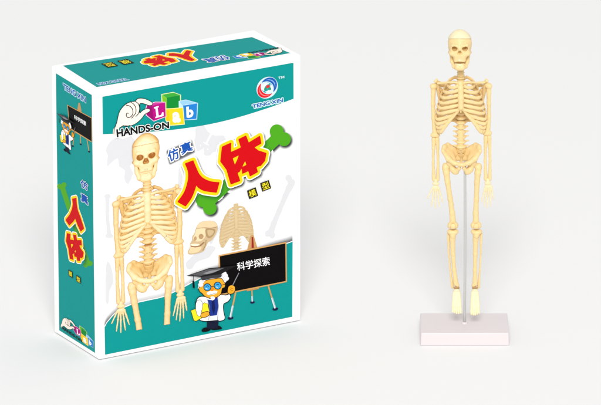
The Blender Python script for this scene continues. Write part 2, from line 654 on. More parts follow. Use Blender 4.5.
def scholar(A):
    """old scholar in a white coat with mortarboard, book and pointer"""
    def z(pts):
        return [(180 + x / 5.06, 255 + y / 5.06) for x, y in pts]
    O = (16, 16, 20)
    FACE = (244, 168, 44)
    # shoes, trousers
    A.poly(O, z([(104, 376), (116, 364), (146, 362), (148, 376), (126, 384), (108, 384)]), 4)
    A.poly(O, z([(152, 364), (186, 352), (206, 362), (204, 370), (180, 374), (156, 374)]), 4)
    A.poly((24, 28, 52), z([(136, 296), (188, 290), (190, 340), (184, 366), (158, 368), (154, 366), (130, 368), (132, 330)]))
    # coat
    A.outlined((250, 250, 250), z([(96, 206), (128, 206), (156, 216), (200, 196), (228, 198), (246, 192), (252, 212), (236, 232), (216, 244),
                                   (216, 280), (222, 318), (196, 330), (184, 326), (140, 330), (112, 330), (92, 322), (78, 296), (74, 250), (80, 222)]), O, 0.75, 3)
    A.poly((30, 52, 140), z([(134, 220), (160, 224), (184, 206), (190, 250), (182, 300), (146, 304), (140, 260)]))
    A.poly((18, 28, 84), z([(156, 226), (168, 222), (174, 262), (166, 296), (156, 268)]))
    A.line((120, 126, 140), z([(134, 220), (146, 262), (140, 326)]), 0.5)
    A.line((120, 126, 140), z([(186, 206), (190, 252), (184, 324)]), 0.5)
    # book and hand
    A.outlined((250, 226, 40), z([(50, 276), (98, 258), (118, 236), (136, 242), (146, 296), (96, 318), (76, 330), (64, 326)]), O, 0.45)
    A.line((190, 150, 20), z([(98, 258), (114, 312)]), 0.5)
    A.outlined(FACE, z([(96, 296), (112, 286), (136, 280), (144, 296), (128, 308), (106, 312)]), O, 0.6, 3)
    A.outlined((250, 250, 250), z([(78, 232), (98, 222), (110, 246), (102, 284), (96, 304), (82, 298), (74, 266)]), O, 0.4, 3)
    # pointer, raised hand
    A.line((60, 62, 66), z([(258, 156), (276, 118), (294, 84)]), 1.3)
    A.line((160, 164, 170), z([(259, 152), (293, 86)]), 0.4)
    A.outlined(FACE, z([(236, 168), (242, 152), (258, 146), (272, 154), (274, 172), (264, 188), (246, 192), (236, 184)]), O, 0.6, 3)
    A.line((120, 70, 10), z([(248, 160), (262, 164)]), 0.4)
    A.line((120, 70, 10), z([(248, 170), (263, 174)]), 0.4)
    # head
    A.poly((246, 246, 250), z([(92, 142), (104, 116), (140, 100), (196, 92), (218, 88), (236, 104), (232, 124), (220, 138), (214, 152), (96, 170)]), 3)
    A.outlined(FACE, z([(98, 150), (104, 132), (128, 122), (170, 114), (204, 112), (216, 128), (224, 142), (220, 158), (208, 164), (202, 190), (180, 208), (152, 214),
                        (122, 204), (106, 188), (94, 178), (90, 162)]), O, 0.6, 3)
    A.poly((246, 246, 250), z([(150, 206), (166, 204), (170, 216), (158, 224), (150, 216)]), 3)
    A.poly((250, 250, 250), z([(130, 186), (148, 176), (166, 174), (184, 178), (176, 190), (156, 196), (138, 196)]), 3)
    A.line((120, 70, 10), z([(142, 192), (160, 192), (176, 186)]), 0.45, 3)
    A.poly((226, 140, 30), z([(150, 158), (162, 156), (168, 170), (156, 178), (146, 172)]), 3)
    for cx, cy in ((133, 157), (185, 149)):
        x, y = z([(cx, cy)])[0]
        A.oval(O, x, y, 3.9, 3.9)
        A.oval((58, 160, 222), x, y, 3.2, 3.2)
        A.line(O, [(x - 1.6, y - .6), (x, y - 1.5), (x + 1.5, y - .5)], 0.55, 3)
        A.line((235, 245, 252), [(x - 1.8, y + 1.2), (x + .2, y + 1.7)], 0.5)
    A.line(O, z([(152, 154), (166, 152)]), 0.6)
    A.line(O, z([(204, 146), (222, 142)]), 0.5)
    # hair tufts
    for cx, cy, r in ((222, 98, 2.6), (228, 112, 2.4), (218, 86, 2.0), (102, 130, 2.2), (98, 144, 2.2), (112, 118, 2.0)):
        x, y = z([(cx, cy)])[0]
        A.oval((190, 194, 204), x, y, r + 0.35, r * .85 + 0.35)
        A.oval((250, 250, 252), x, y, r, r * .85)
    # mortarboard
    A.poly((60, 60, 64), z([(100, 108), (104, 90), (150, 84), (196, 78), (204, 92), (198, 106), (150, 112), (108, 122)]), 3)
    A.poly((28, 28, 30), z([(26, 98), (140, 60), (284, 46), (200, 90), (104, 104)]))
    A.poly((88, 88, 92), z([(40, 96), (140, 64), (220, 58), (160, 84), (100, 98)]))
    A.poly((140, 140, 144), z([(110, 86), (150, 72), (200, 66), (168, 80), (130, 90)]))
    A.line(O, z([(62, 94), (60, 128)]), 0.5)
    A.poly(O, z([(56, 124), (66, 124), (68, 160), (58, 160)]))


# ------------------------------------------------------------------ front: title
TITLE = Art(FRONT, 46)
tparts = [np.array(TITLE.segs([l])) for l in [REN] + TI]
sh = Art(FRONT, 12)
shade_layer(sh, [np.array(sh.segs([l])) for l in bone_loops((206.5, 203.5), (280.5, 135.5), 5.6, 6.9, 5.2)], (1.3, -1.8), 0.3, 2.6, (60, 62, 66), WHITE)
shade_layer(sh, tparts[:1], (1.5, -2.2), 4.6, 3.4, (48, 50, 54), WHITE)
shade_layer(sh, tparts[1:], (1.5, -2.2), 4.6, 3.4, (48, 50, 54), WHITE)
bone(sh, bone_loops((206.5, 203.5), (280.5, 135.5), 5.6, 6.9, 5.2), (76, 164, 30), (6, 78, 46), tparts)
sh.build("bone_picture", front)
characters(TITLE, [REN])
characters(TITLE, TI)
BLUE = (26, 82, 172)
TITLE.text("仿", [(167.6, 151.0), (177.6, 146.6), (180.0, 157.2), (170.2, 161.2)], BLUE, fat=0.36, halo=[(1.5, WHITE)])
TITLE.text("真", [(180.2, 144.6), (190.6, 140.4), (193.2, 149.6), (182.4, 154.4)], BLUE, fat=0.36, halo=[(1.5, WHITE)])
black_square_char(TITLE, "模", [(248.0, 190.6), (254.6, 188.0), (256.4, 194.4), (249.6, 197.0)])
black_square_char(TITLE, "型", [(261.0, 183.2), (267.6, 180.8), (269.4, 187.0), (262.6, 189.6)])
TITLE.build("title_lettering", front)
sh = Art(FRONT, 9)
shade_layer(sh, [np.array(sh.segs([[(168, 150), (190.5, 140.4), (193, 149.8), (170.4, 160.8)]]))], (1.3, -1.8), 1.4, 2.2, (100, 102, 108), WHITE)
sh.build("lettering_shadow", front)

# ------------------------------------------------------------------ front: logos
lg = Art(FRONT, 16)
block_logo(lg)
lg.build("block_logo", front)


def round_logo(A, cx, cy):
    sy = -0.18
    def arc(r0, r1, a0, a1, taper=True, n=22):
        t = np.linspace(a0, a1, n)
        w = np.sin(np.linspace(0.12, math.pi - 0.12, n)) if taper else np.ones(n)
        m = (r0 + r1) / 2
        hw = (r1 - r0) / 2 * w
        o = [(cx + (m + h) * math.cos(q), cy + (m + h) * -math.sin(q) + sy * (m + h) * math.cos(q)) for q, h in zip(t, hw)]
        i = [(cx + (m - h) * math.cos(q), cy + (m - h) * -math.sin(q) + sy * (m - h) * math.cos(q)) for q, h in zip(t, hw)]
        return o + i[::-1]
    R = math.radians
    A.poly((205, 226, 236), arc(0.01, 10.6, 0, 2 * math.pi, False, 40)[:40])
    A.poly((40, 164, 168), arc(0.01, 5.0, 0, 2 * math.pi, False, 40)[:40])
    A.poly((222, 34, 44), arc(5.6, 10.2, R(140), R(305)))
    A.poly((246, 150, 150), arc(7.4, 8.1, R(165), R(285)))
    A.poly((30, 92, 178), arc(5.6, 10.2, R(-40), R(130)))
    A.poly((150, 190, 232), arc(7.4, 8.1, R(-15), R(100)))
    A.poly((236, 246, 246), arc(2.6, 5.4, R(60), R(220)))
    A.poly((236, 246, 246), arc(2.6, 5.4, R(240), R(400)))
    A.oval((214, 48, 52), cx + 0.6, cy - 1.2, 2.0, 1.4, -0.5)
    A.oval((40, 150, 110), cx - 1.8, cy + 1.0, 1.2, 1.5)
    A.oval((40, 150, 110), cx + 2.6, cy + 1.0, 1.2, 1.5)


lg = Art(FRONT, 16)
round_logo(lg, 267.8, 88.6)
lg.text("TM", [(278.6, 77.9), (284.6, 76.8), (284.7, 79.2), (278.8, 80.3)], (206, 232, 236), 0.02)
lg.text("TENG XIN", [(252.8, 105.2), (283.0, 98.8), (283.2, 102.6), (253.4, 109.0)], (32, 84, 166), 0.03, halo=[(0.9, (200, 230, 238))], cells=200)
lg.build("round_logo", front)

# ------------------------------------------------------------------ front: blackboard on its easel, scholar
WOOD = (200, 156, 92)


def blackboard(A):
    A.poly((196, 150, 96), [(250.6, 234.6), (253.4, 234.2), (257.4, 248), (246.6, 250)])
    A.poly((150, 40, 36), [(251.4, 236.4), (252.9, 236.2), (253.6, 247), (251.2, 247.4)])
    for p, q, f in (((235.2, 290.5), (229.6, 316.5), 1), ((251.2, 288.5), (251.6, 300.6), .8), ((267.4, 284.5), (274.2, 307.2), 1)):
        d = (q[0] - p[0], q[1] - p[1])
        m = (p[0] + d[0] * .55, p[1] + d[1] * .55)
        A.oval((24, 30, 66), q[0] + .2, q[1] + .8, 2.9 * f, 1.6 * f, -0.17)
        A.line(WOOD, [p, m], 1.5 * f)
        A.line((214, 222, 226), [m, q], 1.9 * f)
        A.line((150, 166, 178), [(m[0] + .5, m[1]), (q[0] + .5, q[1])], 0.5)
    A.poly((186, 140, 84), [(246, 288.4), (258, 286.0), (258.2, 288.0), (246.2, 290.4)])
    A.poly((206, 156, 92), [(218.2, 254.4), (285.8, 241.0), (286.0, 281.0), (219.0, 294.6)])
    A.poly((8, 6, 6), [(219.4, 255.4), (284.7, 242.5), (284.8, 280.0), (220.2, 293.0)])


bb = Art(FRONT, 20)
blackboard(bb)
bb.text("科学探索", [(236.2, 261.9), (268.6, 255.5), (269.2, 264.0), (236.9, 270.0)], (244, 244, 244), fat=0.12, cells=240)
bb.build("blackboard_picture", front)
sc = Art(FRONT, 42)
scholar(sc)
sc.build("scholar_picture", front)

# ------------------------------------------------------------------ front: small skull and (later) rib cage pictures


def zs(pts):
    return [(180 + x / 5.79, 200 + y / 5.79) for x, y in pts]


sk = Art(FRONT, 20)
sk.poly((206, 180, 140), zs([(104, 140), (122, 124), (152, 117), (190, 117), (212, 132), (219, 160), (208, 192), (186, 226), (164, 240), (152, 262), (134, 292),
                             (98, 305), (56, 311), (44, 300), (50, 284), (60, 266), (58, 250), (70, 228), (72, 206), (84, 190), (92, 164)]), 4)
sk.poly((234, 206, 164), zs([(104, 142), (122, 125), (152, 118), (188, 118), (208, 132), (214, 150), (180, 158), (140, 156), (112, 162), (100, 158)]), 4)
sk.poly((240, 214, 172), zs([(100, 160), (140, 158), (150, 174), (146, 206), (128, 228), (108, 236), (84, 232), (76, 214), (86, 194)]), 4)
sk.poly((238, 208, 164), zs([(60, 256), (84, 246), (112, 252), (124, 272), (104, 296), (62, 304), (50, 296), (58, 276)]), 4)
sk.poly((176, 146, 104), zs([(148, 166), (178, 162), (204, 168), (196, 196), (172, 216), (152, 206)]), 4)
sk.poly((206, 180, 138), zs([(158, 172), (184, 170), (196, 178), (186, 196), (166, 204)]), 4)
sk.poly((184, 150, 108), zs([(112, 196), (126, 192), (136, 204), (128, 220), (114, 220), (108, 208)]), 4)
sk.poly((190, 156, 114), zs([(82, 212), (92, 206), (96, 222), (86, 232), (80, 226)]), 4)
sk.poly((160, 122, 84), zs([(60, 258), (86, 262), (112, 258), (136, 238), (142, 242), (118, 264), (88, 270), (62, 266)]))
sk.poly((250, 236, 208), zs([(62, 250), (86, 252), (108, 250), (108, 258), (86, 262), (62, 258)]), 3)
sk.line((168, 136, 98), zs([(100, 160), (140, 156), (180, 158), (216, 150)]), 0.45, 3)
sk.line((168, 136, 98), zs([(150, 226), (146, 256), (130, 288)]), 0.6, 3)
sk.build("skull_picture", front)

# ------------------------------------------------------------------ side print
sd = Art(SIDE, 1)
sd.poly(TEAL, [(57.0, 71.8), (93.7, 95.0), (93.7, 353.0), (56.7, 331.4)])
side = sd.build("side_print", box)

s1 = Art(SIDE, 4)
s1.text("TENG XIN", [(64.4, 82.0), (87.4, 97.0), (87.6, 102.4), (64.8, 87.8)], (32, 84, 166), 0.03, halo=[(0.8, (196, 226, 236))], cells=160)
s1.build("side_lettering", side)
s1 = Art(SIDE, 4)
s1.poly((196, 150, 96), [(80.2, 102), (81.6, 102.6), (83.4, 113), (78.6, 110)])
for p, q in (((76.2, 127), (73.6, 145)), ((81.6, 130), (81.8, 143.5)), ((88, 136), (90.4, 151))):
    s1.line(WOOD, [p, q], 0.8)
    s1.oval((24, 30, 66), q[0], q[1], 1.2, 0.8, 0.5)
s1.poly((206, 156, 92), [(68.6, 103.6), (93.5, 117.2), (93.5, 141.8), (70.6, 128.0)])
s1.poly((8, 6, 6), [(69.2, 104.6), (93.1, 117.9), (93.1, 140.8), (71.2, 126.8)])
s1.text("科学探索", [(75.6, 113.8), (87.6, 121.0), (87.8, 125.6), (75.8, 118.0)], (244, 244, 244), fat=0.12, cells=240)
s1.build("blackboard_picture", side)


def to_side(x, y):
    X = 59.0 + (x - 185) * 0.34
    return (X, 105.6 + (y - 266 + .19 * (x - 185)) * 0.575 + .6 * (X - 57.2))


s1 = Art(SIDE, 16, to_side)
scholar(s1)
s1.build("scholar_picture", side)


def zside(pts, oy):
    return [(55 + x / 6.23, oy + y / 6.23) for x, y in pts]


SREN = zside([(110, 146), (134, 140), (136, 178), (142, 214), (160, 262), (180, 326), (160, 344), (142, 306), (126, 262), (112, 282), (86, 306), (66, 276), (92, 244), (108, 208), (113, 178)], 175)


def ti_to_side(x, y):
    # lean the front character on the side's own slope
    u, v = (x - 243.5) / 22.5, (y - 159) / 25.0
    return (55 + 122 / 6.23 + u * 8.8 - v * 0.4, 230 + 110 / 6.23 + v * 15.0 + u * 8.0)


s0 = Art(SIDE, 4)
sbl = bone_loops((61.6, 184.6), (87.6, 263.5), 2.6, 2.7, 2.4)
sparts = [np.array(s0.segs([SREN]))] + [np.array(Art(SIDE, 1, ti_to_side).segs([l])) for l in TI]
bone(s0, sbl, (84, 168, 32), (14, 92, 52), sparts)
s0.build("bone_picture", side)
s2 = Art(SIDE, 8)
characters(s2, [SREN], 0.75)
w2 = Art(SIDE, 12, ti_to_side)
characters(w2, TI, 0.75)
s2.V, s2.F, s2.M, s2.C = s2.V + w2.V, s2.F + [tuple(i + len(s2.V) for i in f) for f in w2.F], s2.M + [s2._slot(w2.mats[m]) for m in w2.M], s2.C + w2.C
s2.lv = 20
s2.text("仿", zside([(166, 22), (210, 48), (212, 92), (168, 66)], 175), BLUE, fat=0.36, halo=[(0.9, WHITE)])
s2.text("真", zside([(166, 104), (210, 130), (212, 182), (168, 156)], 175), BLUE, fat=0.36, halo=[(0.9, WHITE)])
black_square_char(s2, "模", zside([(82, 250), (102, 262), (103, 292), (83, 280)], 230))
black_square_char(s2, "型", zside([(132, 284), (154, 297), (155, 326), (133, 313)], 230))
s2.build("title_lettering", side)


def logo_to_side(x, y):
    X = 58.8 + (x - 115) * 0.40
    return (X, 309.6 + (y - 93 + .19 * (x - 115)) * 0.44 + .6 * (X - 58.8))


s1 = Art(SIDE, 4, logo_to_side)
block_logo(s1, False)
s1.build("block_logo", side)

# ------------------------------------------------------------------ top print (the design stands on its head there)
tp = Art(TOP, 1)
tp.poly(TEAL, [(64.0, 64.2), (252.8, 37.2), (291.0, 54.6), (98.6, 87.2)])
top = tp.build("top_print", box)


def turned(cx, cy, fx, fy, sx, sy):
    """design centred at fx, fy set down upside-down on the top: right runs left, up runs towards the front"""
    def w(x, y):
        u, v = (x - fx) * sx, (y + .18 * (x - fx) - fy) * sy
        return (cx - u - v * 0.94, cy + .172 * u - v * 0.57)
    return w


t1 = Art(TOP, 4)
TREN = [(140 + x / 10, 40 + y / 10) for x, y in [(308, 134), (340, 131), (400, 140), (452, 150), (470, 120), (484, 104), (518, 114), (502, 140), (496, 160), (520, 180), (552, 202), (530, 212), (490, 200), (440, 180), (380, 160), (308, 154)]]
characters(t1, [TREN], 0.85)
wt = turned(159.6, 60.6, 243.5, 159, 0.60, 0.33)
t2 = Art(TOP, 8, wt)
characters(t2, TI, 0.85)
t1.V, t1.F, t1.M, t1.C = t1.V + t2.V, t1.F + [tuple(i + len(t1.V) for i in f) for f in t2.F], t1.M + [t1._slot(t2.mats[m]) for m in t2.M], t1.C + t2.C
t1.lv = 14


def top_quad(cx, cy, hw, hh):
    r, u = np.array([-1, .172]) * hw, np.array([0.94, 0.57]) * hh
    c = np.array([cx, cy])
    return [c - r + u, c + r + u, c + r - u, c - r - u]


t1.text("仿", top_quad(223.6, 59.0, 5.6, 3.6), BLUE, fat=0.36, halo=[(1.2, WHITE)])
t1.text("真", top_quad(212.2, 61.0, 5.6, 3.6), BLUE, fat=0.36, halo=[(1.2, WHITE)])
black_square_char(t1, "模", top_quad(127.0, 61.6, 4.0, 2.8))
black_square_char(t1, "型", top_quad(111.2, 64.4, 4.0, 2.8))
t1.build("title_lettering", top)
t1 = Art(TOP, 4)
t1.text("TENG XIN", top_quad(114.6, 81.7, 14.6, 1.7), (32, 84, 166), 0.02, halo=[(0.7, (196, 226, 236))], cells=170)
t1.build("top_lettering", top)
t1 = Art(TOP, 4, turned(260.0, 54.9, 157, 115, 0.57, 0.28))
block_logo(t1, False)
t1.build("block_logo", top)

# ------------------------------------------------------------------ skeleton model on its stand
# bones are traced at pixel (px, py) of the photograph and given a depth Y (towards the back, in the same small unit)
KU = 0.0007997                                            # one unit in metres
SO = np.array([0.130978, -0.3247, 0.0])                   # middle of the stand's foot print
SP, CP = math.sin(PITCH), math.cos(PITCH)
FWD, UPV, RGT = np.array([0, CP, -SP]), np.array([0, SP, CP]), np.array([1.0, 0, 0])


def P(px, py, Y=0.0):
    """position, in units from the middle of the stand"""
    d = FWD + RGT * ((px - 300.5) / FPX) - UPV * ((py - 202.5) / FPX)
    t = (SO[1] + Y * KU - CAM[1]) / d[1]
    return (CAM + d * t - SO) / KU


def to_px(local):
    v = np.asarray(local) * KU + SO - CAM
    z = v @ FWD
    return np.c_[300.5 + FPX * (v @ RGT) / z, 202.5 - FPX * (v @ UPV) / z], z


# --- solid shapes as distance fields, blended and turned into one smooth skin
def cap(a, b, ra, rb=None):
    a, b = np.array(a, float), np.array(b, float)
    rb = ra if rb is None else rb
    ab = b - a
    L = max(ab @ ab, 1e-9)
    lo, hi = np.minimum(a - ra, b - rb), np.maximum(a + ra, b + rb)

    def f(X):
        t = np.clip(((X - a) @ ab) / L, 0, 1)
        return np.linalg.norm(X - a - t[..., None] * ab, axis=-1) - (ra + (rb - ra) * t)
    return f, lo, hi


def ell(c, r, rot=None):
    c, r = np.array(c, float), np.array(r, float)
    m = r.max()

    def f(X):
        d = X - c
        if rot is not None:
            d = d @ rot
        q = np.linalg.norm(d / r, axis=-1)
        q2 = np.linalg.norm(d / (r * r), axis=-1)
        return q * (q - 1) / np.maximum(q2, 1e-6)
    return f, c - m, c + m


def rbox(c, h, rad, rot=None):
    c, h = np.array(c, float), np.array(h, float)
    m = np.linalg.norm(h)

    def f(X):
        d = X - c
        if rot is not None:
            d = d @ rot
        q = np.abs(d) - (h - rad)
        return np.linalg.norm(np.maximum(q, 0), axis=-1) + np.minimum(q.max(-1), 0) - rad
    return f, c - m, c + m


def chain(pts, rs):
    return [cap(pts[i], pts[i + 1], rs[i], rs[i + 1]) for i in range(len(pts) - 1)]


def rotz(a):
    c, s = math.cos(a), math.sin(a)
    return np.array([[c, -s, 0], [s, c, 0], [0, 0, 1.0]])


def roty(a):
    c, s = math.cos(a), math.sin(a)
    return np.array([[c, 0, s], [0, 1.0, 0], [-s, 0, c]])


def smin(a, b, k):
    h = np.clip(0.5 + 0.5 * (b - a) / k, 0, 1)
    return b + (a - b) * h - k * h * (1 - h)


def solid(adds, k=1.0, cuts=(), kc=0.6, clip=None, step=0.5):
    lo = np.minimum.reduce([a[1] for a in adds]) - 1.5
    hi = np.maximum.reduce([a[2] for a in adds]) + 1.5
    n = np.ceil((hi - lo) / step).astype(int) + 1
    ax = [lo[i] + np.arange(n[i]) * step for i in range(3)]
    X = np.stack(np.meshgrid(*ax, indexing='ij'), -1)
    D = adds[0][0](X)
    for a in adds[1:]:
        D = smin(D, a[0](X), k)
    for c in cuts:
        D = -smin(-D, c[0](X), kc)
    W = 0.11 * np.sin(X[..., 0] * .9 + 1.3 * np.sin(X[..., 2] * .45)) * np.sin(X[..., 2] * .62 + X[..., 1] * .5) + 0.05 * np.sin(X[..., 2] * 1.7 + X[..., 0] * 1.1) * np.sin(X[..., 1] * 1.4 + 2)
    D = D + W * min(1.0, step / 0.42)
    if clip is not None:
        D = np.maximum(D, clip(X))
    return nets(D, lo, step)


def nets(D, lo, step):
    """surface nets: one vertex in every cell the surface crosses"""
    s = D < 0
    nx, ny, nz = (v - 1 for v in D.shape)
    off = [(i, j, k) for i in (0, 1) for j in (0, 1) for k in (0, 1)]
    corner = lambda A, o: A[o[0]:o[0] + nx, o[1]:o[1] + ny, o[2]:o[2] + nz]
    cnt = sum(corner(s, o).astype(int) for o in off)
    act = (cnt > 0) & (cnt < 8)
    acc = np.zeros(act.shape + (3,))
    num = np.zeros(act.shape)
    for o in off:
        for axis in range(3):
            if o[axis]:
                continue
            e = list(o)
            e[axis] = 1
            a, b = corner(D, o), corner(D, e)
            x = (a < 0) != (b < 0)
            t = np.where(x, a / np.where(a == b, 1, a - b), 0)
            p = np.array(o, float) + 0 * acc
            p[..., axis] = p[..., axis] + t
            acc += np.where(x[..., None], p, 0)
            num += x
    idx = -np.ones(act.shape, int)
    ids = np.argwhere(act)
    idx[act] = np.arange(len(ids))
    V = lo + step * (ids + acc[act] / num[act][:, None])
    F = []
    for axis in range(3):
        sl0, sl1 = [slice(None)] * 3, [slice(None)] * 3
        sl0[axis], sl1[axis] = slice(0, -1), slice(1, None)
        ch = s[tuple(sl0)] != s[tuple(sl1)]
        u, w = [(1, 2), (2, 0), (0, 1)][axis]
        for g in np.argwhere(ch):
            if g[u] == 0 or g[w] == 0 or g[u] >= idx.shape[u] or g[w] >= idx.shape[w]:
                continue
            q = []
            for du, dw in ((-1, -1), (0, -1), (0, 0), (-1, 0)):
                c = list(g)
                c[u] += du
                c[w] += dw
                q.append(idx[tuple(c)])
            if min(q) < 0:
                continue
            F.append(tuple(q) if s[tuple(g)] else tuple(q[::-1]))
    return V, F


def tube(pts, r, n=5, sides=8, flat=1.0, rends=None, wob=0.0):
    """swept bar along a curve; flat stretches it in height"""
    c = spline(pts, n, closed=False)
    m = len(c)
    rr = np.full(m, r) if rends is None else np.interp(np.linspace(0, 1, m), np.linspace(0, 1, len(rends)), rends)
    rr = rr * (1 + wob * np.sin(np.arange(m) * 1.1 + pts[0][2]) * np.sin(np.arange(m) * .47 + pts[0][0]))
    d = np.gradient(c, axis=0)
    d /= np.linalg.norm(d, axis=1, keepdims=True) + 1e-9
    V, F = [], []
    upz = np.array([0, 0, 1.0])
    for i in range(m):
        a = upz - d[i] * (upz @ d[i])
        if np.linalg.norm(a) < 0.2:
            a = np.array([0, 1.0, 0]) - d[i] * d[i][1]
        a /= np.linalg.norm(a)
        b = np.cross(d[i], a)
        for k in range(sides):
            t = 2 * math.pi * k / sides
            V.append(c[i] + rr[i] * (a * math.cos(t) * flat + b * math.sin(t)))
    for i in range(m - 1):
        for k in range(sides):
            F.append((i * sides + k, i * sides + (k + 1) % sides, (i + 1) * sides + (k + 1) % sides, (i + 1) * sides + k))
    V += [c[0], c[-1]]
    for k in range(sides):
        F.append((len(V) - 2, (k + 1) % sides, k))
        F.append((len(V) - 1, (m - 1) * sides + k, (m - 1) * sides + (k + 1) % sides))
    return np.array(V), F


model = empty("skeleton_model", SO, "cream plastic human skeleton model held by a grey rod on a pinkish white base", "skeleton model")
BONES = {}                                                  # every bone's skin, for the printed picture on the carton


def bone_mesh(name, vf, mat, parent=None, key=None):
    v, f = vf
    o = link_mesh(name, np.asarray(v) * KU, f, mat, model if parent is None else parent, smooth=True)
    BONES.setdefault(key or name, []).append((np.asarray(v), f))
    return o


# --- base and rod
def base_block():
    import bmesh
    w, d, h = 0.0706, 0.0478, 0.0105
    bm = bmesh.new()
    bmesh.ops.create_cube(bm, size=1.0)
    for v in bm.verts:
        tp = 0.988 if v.co.z > 0 else 1.0
        v.co = (v.co.x * w * tp, v.co.y * d * tp, (v.co.z + .5) * h)
    bmesh.ops.bevel(bm, geom=list(bm.edges), offset=0.0007, segments=4, affect='EDGES', profile=0.5)
    me = bpy.data.meshes.new("base")
    bm.to_mesh(me)
    bm.free()
    me.materials.append(M_base)
    for p in me.polygons:
        p.use_smooth = p.area < 3e-5
    o = bpy.data.objects.new("base", me)
    COL.objects.link(o)
    o.parent = model
    return o


base = base_block()
BASE_Z = 0.0105 / KU
v, f = tube([np.array([0.2, 0, BASE_Z - 3]), np.array([0.2, 0, BASE_Z + 80]), P(464.9, 161, 0)], 1.35, 4, 16)
link_mesh("rod", v * KU, f, M_pole, model, smooth=True)
v, f = tube([np.array([0.2, 0, BASE_Z - 0.5]), np.array([0.2, 0, BASE_Z + 0.5]), np.array([0.2, 0, BASE_Z + 1.4])], 3.0, 3, 20, rends=[3.2, 3.0, 1.9])
link_mesh("collar", v * KU, f, M_base, base, smooth=True)

# --- skull
cz = P(459.8, 43.0, 1)
SAW = P(459.8, 39.0, 0)                                     # the saw line of the removable skull cap
saw = lambda X: (X - SAW) @ UPV
cran = [ell(cz, (11.4, 14.2, 13.4)), rbox(P(459.8, 43.8, 1), (11.2, 12, 10.2), 8.2)]
face = [rbox(P(459.8, 49.6, -5.5), (9.8, 8, 7.6), 5.0), rbox(P(459.8, 57.2, -8.6), (5.8, 4.8, 4.8), 2.4), rbox(P(459.8, 59.5, -1.5), (7.0, 4, 6), 2.5)]
face += [cap(P(452.4, 45.4, -12), P(457.6, 45.9, -13.2), 1.3), cap(P(467.2, 45.4, -12), P(462.0, 45.9, -13.2), 1.3)]
for sx in (-1, 1):
    face.append(ell(P(459.8 + sx * 7.9, 53.4, -10.2), (2.8, 3.2, 2.0)))
    face += [cap(P(459.8 + sx * 9.2, 53.2, -9), P(459.8 + sx * 10.8, 52.2, 2), 1.2)]
face += [cap(P(459.8, 47.6, -13.6), P(459.8, 49.8, -14.4), 1.0)]
cuts = []
for sx in (-1, 1):
    cuts.append(ell(P(459.8 + sx * 5.2, 48.7, -12.0), (2.9, 7.5, 2.5), roty(sx * 0.12)))
    cuts.append(ell(P(459.8 + sx * 8.3, 59.6, -9.5), (2.2, 6.5, 4.0)))
cuts.append(cap(P(459.2, 51.6, -14.4), P(458.7, 53.8, -13.4), 1.0, 1.4))
cuts.append(cap(P(460.4, 51.6, -14.4), P(460.9, 53.8, -13.4), 1.0, 1.4))
cuts.append(ell(P(459.8, 52.9, -13.4), (1.75, 5.0, 1.7)))
cuts.append(ell(P(459.8, 62.5, -11.5), (4.6, 6, 1.15)))
skull = bone_mesh("skull", solid(cran + face, 2.0, cuts, 0.6, clip=saw, step=0.42), M_bone)
bone_mesh("skull_cap", solid([ell(cz + np.array([0, 0, .1]), (11.65, 14.4, 13.5)), rbox(P(459.8, 43.8, 1), (11.45, 12.2, 10.3), 8.2)], 2.0,
                             clip=lambda X: 0.15 - saw(X), step=0.42), M_pale, skull)
jaw = []
for sx in (-1, 1):
    jaw += chain([P(459.8 + sx * 9.0, 54.5, -1), P(459.8 + sx * 7.9, 61.5, -4.0), P(459.8 + sx * 5.6, 66.4, -8), P(459.8 + sx * 2.2, 67.9, -11.2)], [1.4, 1.6, 2.1, 2.5])
jaw += [cap(P(457.6, 67.9, -11.4), P(462.0, 67.9, -11.4), 2.6), rbox(P(459.8, 66.2, -10.6), (4.4, 2.6, 2.6), 1.6)]
jawo = bone_mesh("jaw", solid(jaw, 1.4, cuts[-1:], 0.4, step=0.42), M_bone, skull)
for (y0, dd, nm, par) in ((60.0, -12.9, "upper_teeth", skull), (64.9, -12.8, "lower_teeth", jawo)):
    t = []
    for i in range(-4, 5):
        c = P(459.8 + i * 1.05, y0 + (abs(i) * .12 if par is skull else -abs(i) * .10), dd + 0.16 * i * i)
        t.append(rbox(c, (0.55, 0.7, 1.0), 0.35))
    bone_mesh(nm, solid(t, 0.1, step=0.26), M_pale, par, key="teeth")

# --- spine
def vertebra(c, rx, ry, rz, spike, lift=1.0):
    c = np.array(c, float)
    a = [ell(c, (rx, ry, rz)), cap(c + [0, ry * .6, 0], c + [0, ry + 3.2, -1.6], 1.0, .7)]
    if spike:
        for sx in (-1, 1):
            a.append(cap(c + [sx * rx * .6, 1.5, 0], c + [sx * spike, 1.2, lift], 1.5, 0.7))
    return solid(a, 0.8, step=0.42)


sp_pts = [P(460.6, 70.5, 3), P(460.8, 84, 4), P(461.2, 100, 8), P(461, 118, 7), P(460.8, 134, 4), P(460.8, 149, 5)]
spine = bone_mesh("spine", tube(sp_pts, 2.6, 8, 12, rends=[3.1, 3.1, 3.0, 3.2, 3.4, 3.4]), M_bone)
for i, y in enumerate((72.6, 75.4, 78.2, 81.0)):
    bone_mesh("vertebra", vertebra(P(460.7, y, 3), 3.9, 3.4, 1.5, 0), M_bone, spine)
for i, y in enumerate(np.linspace(86, 108, 6)):
    bone_mesh("vertebra", vertebra(P(461.1, y, 8), 4.0, 3.4, 1.7, 5.5), M_bone, spine)
for i, y in enumerate(np.linspace(113, 146.6, 8)):
    bone_mesh("vertebra", vertebra(P(460.9, y, 6 - i * .25), 5.1, 4.0, 2.25, 6.9 + (.5 if i > 3 else 0), 1.0), M_bone, spine)

